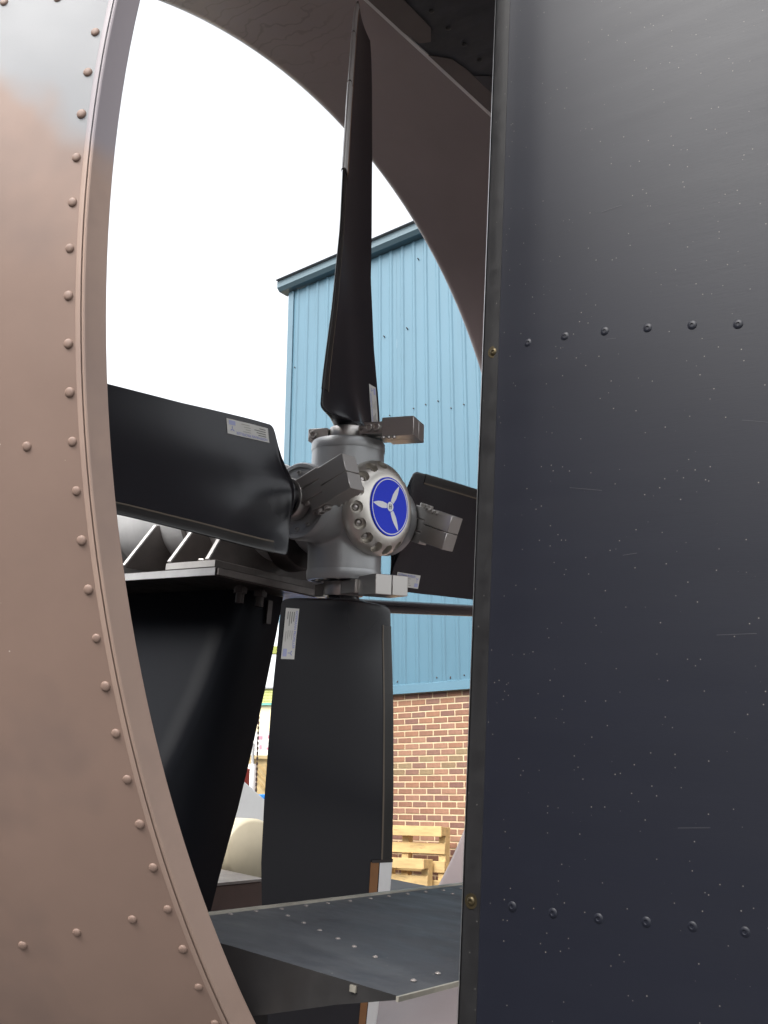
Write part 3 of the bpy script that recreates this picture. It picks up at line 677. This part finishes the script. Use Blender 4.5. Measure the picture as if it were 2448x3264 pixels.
# ================================================================== VANES AND RUDDER
def vane_profile(c, t):
    """top flat-ish, underside tapering to the trailing edge; y from LE (0) to -c"""
    top = [(0.000, -0.003), (-0.001, -0.0008), (-0.004, 0.0), (-c * 0.4, 0.0006), (-c * 0.75, 0.0), (-c + 0.002, -0.0005), (-c, -0.0016)]
    bot = [(-c + 0.001, -0.0030), (-c * 0.8, -t * 0.28), (-c * 0.55, -t * 0.62), (-c * 0.33, -t * 0.9), (-c * 0.18, -t), (-c * 0.07, -t * 0.86), (-0.004, -t * 0.4), (-0.0005, -0.008)]
    return top + bot
def vane(name, label, z, yle, c, t, flip, xl, xr, skew):
    g = thing(name, label, 'vane', CRAFT)
    pr = vane_profile(c, t); s = -1 if flip else 1
    bm = NB(); ring = []
    for x_ in (xl, xl + 0.004, xr):
        ring.append([Vector((x_, yle + skew * (x_ - xl) + p[0], z + s * p[1])) for p in pr])
    n = len(pr); V = grid(bm, ring, wrap=True); bm.faces.new(V[0]); bm.faces.new(V[-1])
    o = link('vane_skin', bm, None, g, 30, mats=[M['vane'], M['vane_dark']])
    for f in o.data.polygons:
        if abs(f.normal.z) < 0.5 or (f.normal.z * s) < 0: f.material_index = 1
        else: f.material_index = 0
    return g
ev = vane('lower_elevator', 'dark blue grey horizontal elevator vane low in the duct, rivets along its edge', -0.55, -0.507, 0.2505, 0.058, False, -0.756, 0.70, -0.018)
bm = NB(); bx(bm, (-0.7565, -0.5095, -0.5510), (0.70, -0.5040, -0.5488)); 
for v in bm.verts: v.co.y += -0.018 * (v.co.x + 0.756)
link('leading_trim', bm, M['rim_gold'], ev, 0)
bm = NB(); bx(bm, (-0.7575, -0.7590, -0.5535), (0.70, -0.7570, -0.5505))
for v in bm.verts: v.co.y += -0.004 * (v.co.x + 0.756)
link('trailing_trim', bm, M['rim_gold'], ev, 0)
bm = NB(); bx(bm, (-0.7576, -0.7245, -0.5555), (-0.7562, -0.7195, -0.5515)); link('chipped_corner', bm, M['rim_gold'], ev, 0)
src = None
pts = [(-0.705, -0.518), (-0.677, -0.519), (-0.649, -0.520), (-0.621, -0.523), (-0.590, -0.523), (-0.562, -0.524), (-0.533, -0.526), (-0.504, -0.527), (-0.476, -0.527), (-0.447, -0.528), (-0.418, -0.529), (-0.391, -0.532), (-0.36, -0.533), (-0.33, -0.534),
       (-0.638, -0.547), (-0.648, -0.575), (-0.658, -0.602), (-0.668, -0.630), (-0.678, -0.655), (-0.690, -0.685), (-0.40, -0.55), (-0.41, -0.58), (-0.42, -0.61), (-0.43, -0.64), (-0.690, -0.74), (-0.72, -0.742), (-0.66, -0.741), (-0.63, -0.742)]
for p in pts:
    mx = Matrix.Translation((p[0], p[1], -0.5497))
    if src is None: src = link('rivet', rivet_bm(0.0020, 0.0010, True), M['plate'], ev, 40, matrix=mx)
    else: inst(src, ev, mx)
uv = vane('upper_elevator', 'dark horizontal elevator vane high in the duct with patches of tan tape', 0.385, -0.513, 0.245, 0.055, True, -0.80, 0.70, -0.018)
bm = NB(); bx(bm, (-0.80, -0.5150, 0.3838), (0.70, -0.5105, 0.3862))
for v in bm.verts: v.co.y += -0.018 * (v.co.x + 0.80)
link('leading_trim', bm, M['white_edge'], uv, 0)  # trim coloured white so it shows a bright reflected line
def flat_patch(pts, z, th, m, name, parent):
    bm = NB(); prism(bm, pts, 'z', z - th, z); return link(name, bm, m, parent, 0)
flat_patch([(-0.70, -0.5165), (-0.548, -0.5195), (-0.545, -0.5197), (-0.5225, -0.5240), (-0.517, -0.5365), (-0.535, -0.550), (-0.70, -0.552)], 0.3842, 0.0008, M['tape'], 'tape_patch', uv)
flat_patch([(-0.500, -0.5208), (-0.30, -0.5250), (-0.30, -0.548), (-0.456, -0.5440), (-0.480, -0.5400)], 0.3842, 0.0008, M['tape'], 'tape_patch', uv)
flat_patch([(-0.440, -0.5448), (-0.30, -0.5470), (-0.30, -0.570), (-0.38, -0.568), (-0.40, -0.563), (-0.43, -0.5600)], 0.3842, 0.0006, M['wear'], 'worn_patch', uv)
src = None
for i in range(12):
    mx = Matrix.Translation((-0.62 + 0.032 * i, -0.5660, 0.3836)) @ Matrix.Rotation(pi, 4, 'X')
    if src is None: src = link('rivet', rivet_bm(0.0028, 0.0014, False), M['vane_dark'], uv, 40, matrix=mx)
    else: inst(src, uv, mx)

rd = thing('rudder', 'tall black rudder panel with two rivet rows filling the right side', 'rudder', CRAFT)
HC = -0.7055
def rud_ring(z, yle):
    hp = [(0.0, 0.0), (-0.0008, 0.0052), (-0.0024, 0.0086), (-0.0050, 0.0108), (-0.0090, 0.0122), (-0.0150, 0.0130), (-0.0190, 0.0134), (-0.0200, 0.0145), (-0.030, 0.0152), (-0.042, 0.0170), (-0.06, 0.0184), (-0.10, 0.0196), (-0.15, 0.0190), (-0.20, 0.0165), (-0.26, 0.0105), (-0.31, 0.0040), (-0.315, 0.0010)]
    L_ = [Vector((HC - t, yle + y, z)) for y, t in hp]; R_ = [Vector((HC + t, yle + y, z)) for y, t in hp[1:][::-1]]
    return L_ + R_
bm = NB(); ZS = [-0.66 + 1.30 * i / 12 for i in range(13)]
V = grid(bm, [rud_ring(z, -0.7655 + 0.018 * (z + 0.2) * 1.0) for z in ZS], wrap=True)
bm.faces.new(V[0]); bm.faces.new(V[-1])
o = link('rudder_skin', bm, None, rd, 20, mats=[M['rudder'], M['rudder_nose']])
for f in o.data.polygons:
    c = f.center; yl = -0.7655 + 0.018 * (c.z + 0.2)
    if c.y > yl - 0.0192: f.material_index = 1
bm = NB(); P = []
for z in ZS:
    y0 = -0.7655 + 0.018 * (z + 0.2) + 0.0004
    P.append([Vector((HC - t, y0 + y, z)) for y, t in ((0.0, 0.0), (-0.0008, 0.0056), (-0.0026, 0.0093), (-0.0040, 0.0107))])
grid(bm, P); link('nose_highlight', bm, M['nose_edge'], rd, 60)  # bright strip added along the nose as its sky highlight
src = None
rows_ = [[(-0.810, -0.119), (-0.840, -0.121), (-0.870, -0.124), (-0.900, -0.128), (-0.929, -0.132), (-0.957, -0.137), (-0.986, -0.141)],
         [(-0.816, -0.492), (-0.845, -0.491), (-0.875, -0.489), (-0.904, -0.486), (-0.930, -0.484), (-0.958, -0.482), (-0.987, -0.480)],
         [(-0.812, 0.262), (-0.842, 0.262), (-0.872, 0.262), (-0.902, 0.262), (-0.931, 0.262)]]
def hoff(y):
    t = -y - 0.7655
    return HC - lerp_tab(t, [(0.02, 0.0145), (0.03, 0.0152), (0.042, 0.0170), (0.06, 0.0184), (0.10, 0.0196), (0.15, 0.0190), (0.2, 0.0165), (0.26, 0.0105)])
for row in rows_:
    for (y, z) in row:
        mx = facing((-1, 0, 0), (hoff(y) + 0.0002, y, z))
        if src is None: src = link('rivet', rivet_bm(0.0030, 0.0009, True), M['rudder'], rd, 40, matrix=mx)
        else: inst(src, rd, mx)
s1 = link('edge_screw', rivet_bm(0.0030, 0.0014, True, washer=0.0048), M['brass'], rd, 40, matrix=facing((-1, 0, 0), (HC - 0.0126, -0.7785, -0.118)))
inst(s1, rd, facing((-1, 0, 0), (HC - 0.0128, -0.7872 + 0.0045, -0.4945)))
# scratches on the rudder
sc_ = random.Random(9)
for k in range(7):
    y0 = sc_.uniform(-0.96, -0.80); z0 = sc_.uniform(-0.5, 0.1); L0 = sc_.uniform(0.006, 0.03); sl_ = sc_.uniform(-0.25, 0.15)
    def hx_(y): 
        t = -y - 0.7655
        return -0.7055 - lerp_tab(t, [(0.02, 0.0145), (0.03, 0.0152), (0.042, 0.0170), (0.06, 0.0184), (0.10, 0.0196), (0.15, 0.0190), (0.2, 0.0165), (0.26, 0.0105)]) - 0.00025
    bm = NB(); grid(bm, [[(hx_(y0 - L0 * i / 6), y0 - L0 * i / 6, z0 + sl_ * L0 * i / 6 + d) for d in (-0.00010, 0.00010)] for i in range(7)]); link('scratch', bm, M['wear_light'], rd, 0)
bm = NB()
rr = random.Random(5)
bx(bm, (-0.0001, -0.004, -0.0006), (0.0001, 0.004, 0.0006))
for v in bm.verts: v.co = Matrix.Rotation(RD(-40), 3, 'X') @ v.co
link('paint_chip', bm, M['wear'], rd, 0, matrix=Matrix.Translation((hoff(-0.815) - 0.0002, -0.815, 0.152)))

# ================================================================== HULL, BOX, CREAM DUCT BEHIND
HM = CRAFT
hu = thing('hovercraft_hull', 'black hull deck carrying the duct', 'hull', CRAFT)
bm = NB(); bx(bm, (-1.6, 0.45, -1.50), (1.6, 3.2, -0.90)); link('deck', bm, M['hull'], hu, 0)
bm = NB(); prism(bm, [(-0.55, -1.5), (-0.35, -1.02), (0.35, -1.02), (0.55, -1.5)], 'y', -0.55, 0.3); link('duct_saddle', bm, M['hull'], hu, 0)
bb_ = thing('equipment_box', 'brown primed steel box on the deck below the cream pipe', 'box', CRAFT)
bm = NB(); bx(bm, (0.40, 0.78, -0.90), (0.668, 1.05, -0.800), bev=0.004); link('box_body', bm, M['brown_box'], bb_, 30)
bm = NB(); bx(bm, (0.39, 0.77, -0.7995), (0.655, 1.06, -0.793)); link('box_lid', bm, M['plate'], bb_, 0)

def Wp(px, py, depth):      # point of the yard by direction from the eye (used for setting-out only)
    d = cam2w((px * 1.4756 - 1224) / 3100, (1632 - py * 1.4756) / 3100, 1); d = d / d.y * depth
    return Vector((d.x, d.y, d.z + EYE))
# cream ventilation drum with flange, 4 m away
cp = thing('cream_pipe', 'cream painted pipe elbow with bolted flange between pylon and lower blade', 'pipe', Matrix.Translation((-0.62, 4.5, 1.355)) @ Matrix.Rotation(RD(35), 4, 'Z'))
bm = NB(); lathe(bm, [(0.0, -0.10), (0.115, -0.10), (0.127, -0.09), (0.130, -0.08), (0.130, 0.35), (0.0, 0.35)], 48); link('pipe_drum', bm, M['cream'], cp, 40)
bm = NB(); cyl(bm, (-0.14, 0.1, -0.20), (-0.10, 0.1, -0.02), 0.085, 0.10, 32); link('pipe_neck', bm, M['cream'], cp, 40)
bm = NB(); bx(bm, (-0.30, -0.05, -0.225), (0.10, 0.3, -0.205), bev=0.002); link('flange', bm, M['light_grey'], cp, 30)
bm = NB(); bx(bm, (-0.26, -0.03, -0.60), (0.06, 0.26, -0.226)); link('pipe_base', bm, M['hull'], cp, 0)
gp = thing('grey_panel', 'pale grey sloping panel standing behind the cream pipe', 'panel', Matrix.Translation((-0.66, 5.2, 1.2)))
bm = NB(); prism(bm, [(-0.55, -1.2), (-0.55, 0.85), (-0.12, 0.49), (0.18, 0.245), (0.6, -0.1), (0.6, -1.2)], 'y', 0, 0.04); link('panel_sheet', bm, M['light_grey'], gp, 0)
bm = NB(); bx(bm, (-0.5, 0.0405, -1.2), (-0.45, 0.4, -0.6)); link('panel_leg', bm, M['light_grey'], gp, 0)

# ================================================================== DISTANT YARD
p = Wp(585, 1487, 30)
ho = thing('distant_building', 'far cream building with yellow green slats and teal gutter', 'building', Matrix.Translation((p.x, 30, 0)) @ Matrix.Rotation(RD(-8), 4, 'Z'))
ZR = p.z
bm = NB(); bx(bm, (-7, 0.1, 0), (3.2, 5, ZR - 0.45)); link('wall', bm, M['cream_wall'], ho, 0)
bm = NB(); bx(bm, (-7, 0.0, ZR - 0.50), (3.2, 0.099, ZR - 0.44)); link('gutter', bm, M['teal'], ho, 0)
bm = NB(); prism(bm, [(0.10, ZR - 0.02), (-0.05, ZR - 0.01), (-0.05, ZR + 0.03), (5, ZR + 0.03), (5, ZR - 0.02)], 'x', -7.2, 3.4); link('roof', bm, M['roof'], ho, 0)
for k in range(9):
    bm = NB(); prism(bm, [(0.02, ZR - 0.43 + 0.0455 * k), (0.0, ZR - 0.43 + 0.0455 * k), (0.03, ZR - 0.43 + 0.0455 * k + 0.044), (0.09, ZR - 0.43 + 0.0455 * k + 0.044), (0.09, ZR - 0.43 + 0.0455 * k)], 'x', -7, 3.2); link('slat', bm, M['slat'], ho, 0)
p = Wp(555, 1608, 24)
sg = thing('white_banner', 'white banner with faded red print hung on the far yard wall', 'banner', Matrix.Translation((p.x, 24, p.z)))
bm = NB(); bx(bm, (-1.6, 0, -0.26), (1.6, 0.03, 0.30)); link('banner_sheet', bm, M['white'], sg, 0)
bm = NB(); rr = random.Random(4)
for k in range(16):
    x_ = -1.5 + 0.19 * k
    for z_ in (-0.13, 0.10):
        if rr.random() < 0.8: bx(bm, (x_ + rr.uniform(0, .05), -0.004, z_ + rr.uniform(0, .04)), (x_ + rr.uniform(0.06, 0.13), -0.001, z_ + rr.uniform(0.06, 0.12)))
tag(link('red_print', bm, M['pink'], sg, 0), kind='stuff')
for x_ in (-1.65, 1.6):
    bm = NB(); bx(bm, (x_, 0, -p.z), (x_ + 0.05, 0.05, 0.3)); link('banner_post', bm, M['timber'], sg, 0)
yw = thing('yard_wall', 'low cream yard wall seen between pylon and lower blade', 'wall', Matrix.Translation((Wp(550, 1640, 22).x, 22, 0)))
bm = NB(); bx(bm, (-6, 0, 0), (2.3, 0.2, Wp(550, 1638, 22).z)); link('wall_body', bm, M['cream_wall'], yw, 0)
bm = NB(); bx(bm, (-6, -0.03, Wp(550, 1638, 22).z), (2.3, 0.23, Wp(550, 1638, 22).z + 0.035)); link('coping', bm, M['timber'], yw, 0)
p = Wp(562, 1678, 15)
tf = thing('timber_crate', 'pale timber crate side with diagonal slats beyond the grey panel', 'crate', Matrix.Translation((p.x, 15, p.z)))
bm = NB(); bx(bm, (-0.20, 0.02, -p.z), (0.9, 0.04, 0.28)); link('crate_back', bm, M['timber'], tf, 0)
for k in range(-1, 8):
    bm = NB(); b0_ = bx(bm, (-0.012, -0.004, -0.23), (0.022, 0.018, 0.23), Matrix.Translation((0.02 + 0.10 * k, 0, 0.0)) @ Matrix.Rotation(RD(-40), 4, 'Y')); link('diagonal_slat', bm, M['slat'] if False else M['pallet'], tf, 0)
bm = NB(); bx(bm, (-0.20, -0.03, 0.26), (0.9, -0.005, 0.31)); bx(bm, (-0.20, -0.03, -0.36), (-0.10, -0.005, 0.255)); bx(bm, (-0.099, -0.03, -0.33), (0.9, -0.005, -0.26)); link('crate_frame', bm, M['timber'], tf, 0)
p = Wp(544, 1692, 13)
wb_ = thing('white_post', 'short white post left of the timber crate', 'post', Matrix.Translation((p.x, 13, 0)))
bm = NB(); cyl(bm, (0, 0, 0), (0, 0, p.z + 0.24), 0.055, n=20); link('post_body', bm, M['white'], wb_, 40)
bm = NB(); cyl(bm, (0, 0, p.z + 0.2405), (0, 0, p.z + 0.50), 0.02, n=12); link('post_rod', bm, M['light_grey'], wb_, 40)
p = Wp(535, 1684, 12.5)
rb_ = thing('red_drum', 'dull red drum half hidden by the black pylon', 'drum', Matrix.Translation((p.x - 0.14, 12.5, 0)))
bm = NB(); lathe(bm, [(0, 0), (0.16, 0), (0.165, 0.02), (0.16, 0.04), (0.16, p.z + 0.1), (0.168, p.z + 0.12), (0.15, p.z + 0.13), (0, p.z + 0.12)], 32, axis='Z'); link('drum_body', bm, M['red'], rb_, 40)
p = Wp(573, 1720, 11)
bn = thing('blue_bin', 'blue plastic bin just right of the grey panel edge', 'bin', Matrix.Translation((p.x, 11, 0)))
bm = NB(); prism(bm, [(-0.13, 0), (0.45, 0), (0.5, p.z - 0.03), (-0.17, p.z - 0.03)], 'y', 0, 0.5); link('bin_body', bm, M['blue_bin'], bn, 0)
bm = NB(); bx(bm, (-0.19, -0.03, p.z - 0.029), (0.52, 0.53, p.z + 0.02), bev=0.008); link('bin_lid', bm, M['blue_bin'], bn, 0)
p = Wp(598, 1405, 12); q = Wp(690, 1405, 12); cx = Wp(557, 1600, 12)
jc = thing('jib_crane', 'yellow green jib arm with a dark hanging chain seen left of the lower blade', 'crane', Matrix.Translation((q.x, 12, 0)))
bm = NB(); bx(bm, (cx.x - q.x - 0.25, -0.05, p.z - 0.045), (0.06, 0.05, p.z + 0.045)); link('jib_arm', bm, M['jib'], jc, 0)
bm = NB(); cyl(bm, (0, 0, 0), (0, 0, p.z - 0.0455), 0.06, n=16); link('jib_post', bm, M['jib'], jc, 40)
z_ = p.z - 0.046; zb = Wp(557, 1712, 12).z; bm = NB(); k = 0
while z_ > zb:
    if k % 2: bx(bm, (cx.x - q.x - 0.012, -0.004, z_ - 0.036), (cx.x - q.x + 0.012, 0.004, z_), bev=0.003)
    else: bx(bm, (cx.x - q.x - 0.004, -0.012, z_ - 0.036), (cx.x - q.x + 0.004, 0.012, z_), bev=0.003)
    z_ -= 0.030; k += 1
tag(link('chain', bm, M['chain'], jc, 0), kind='stuff')
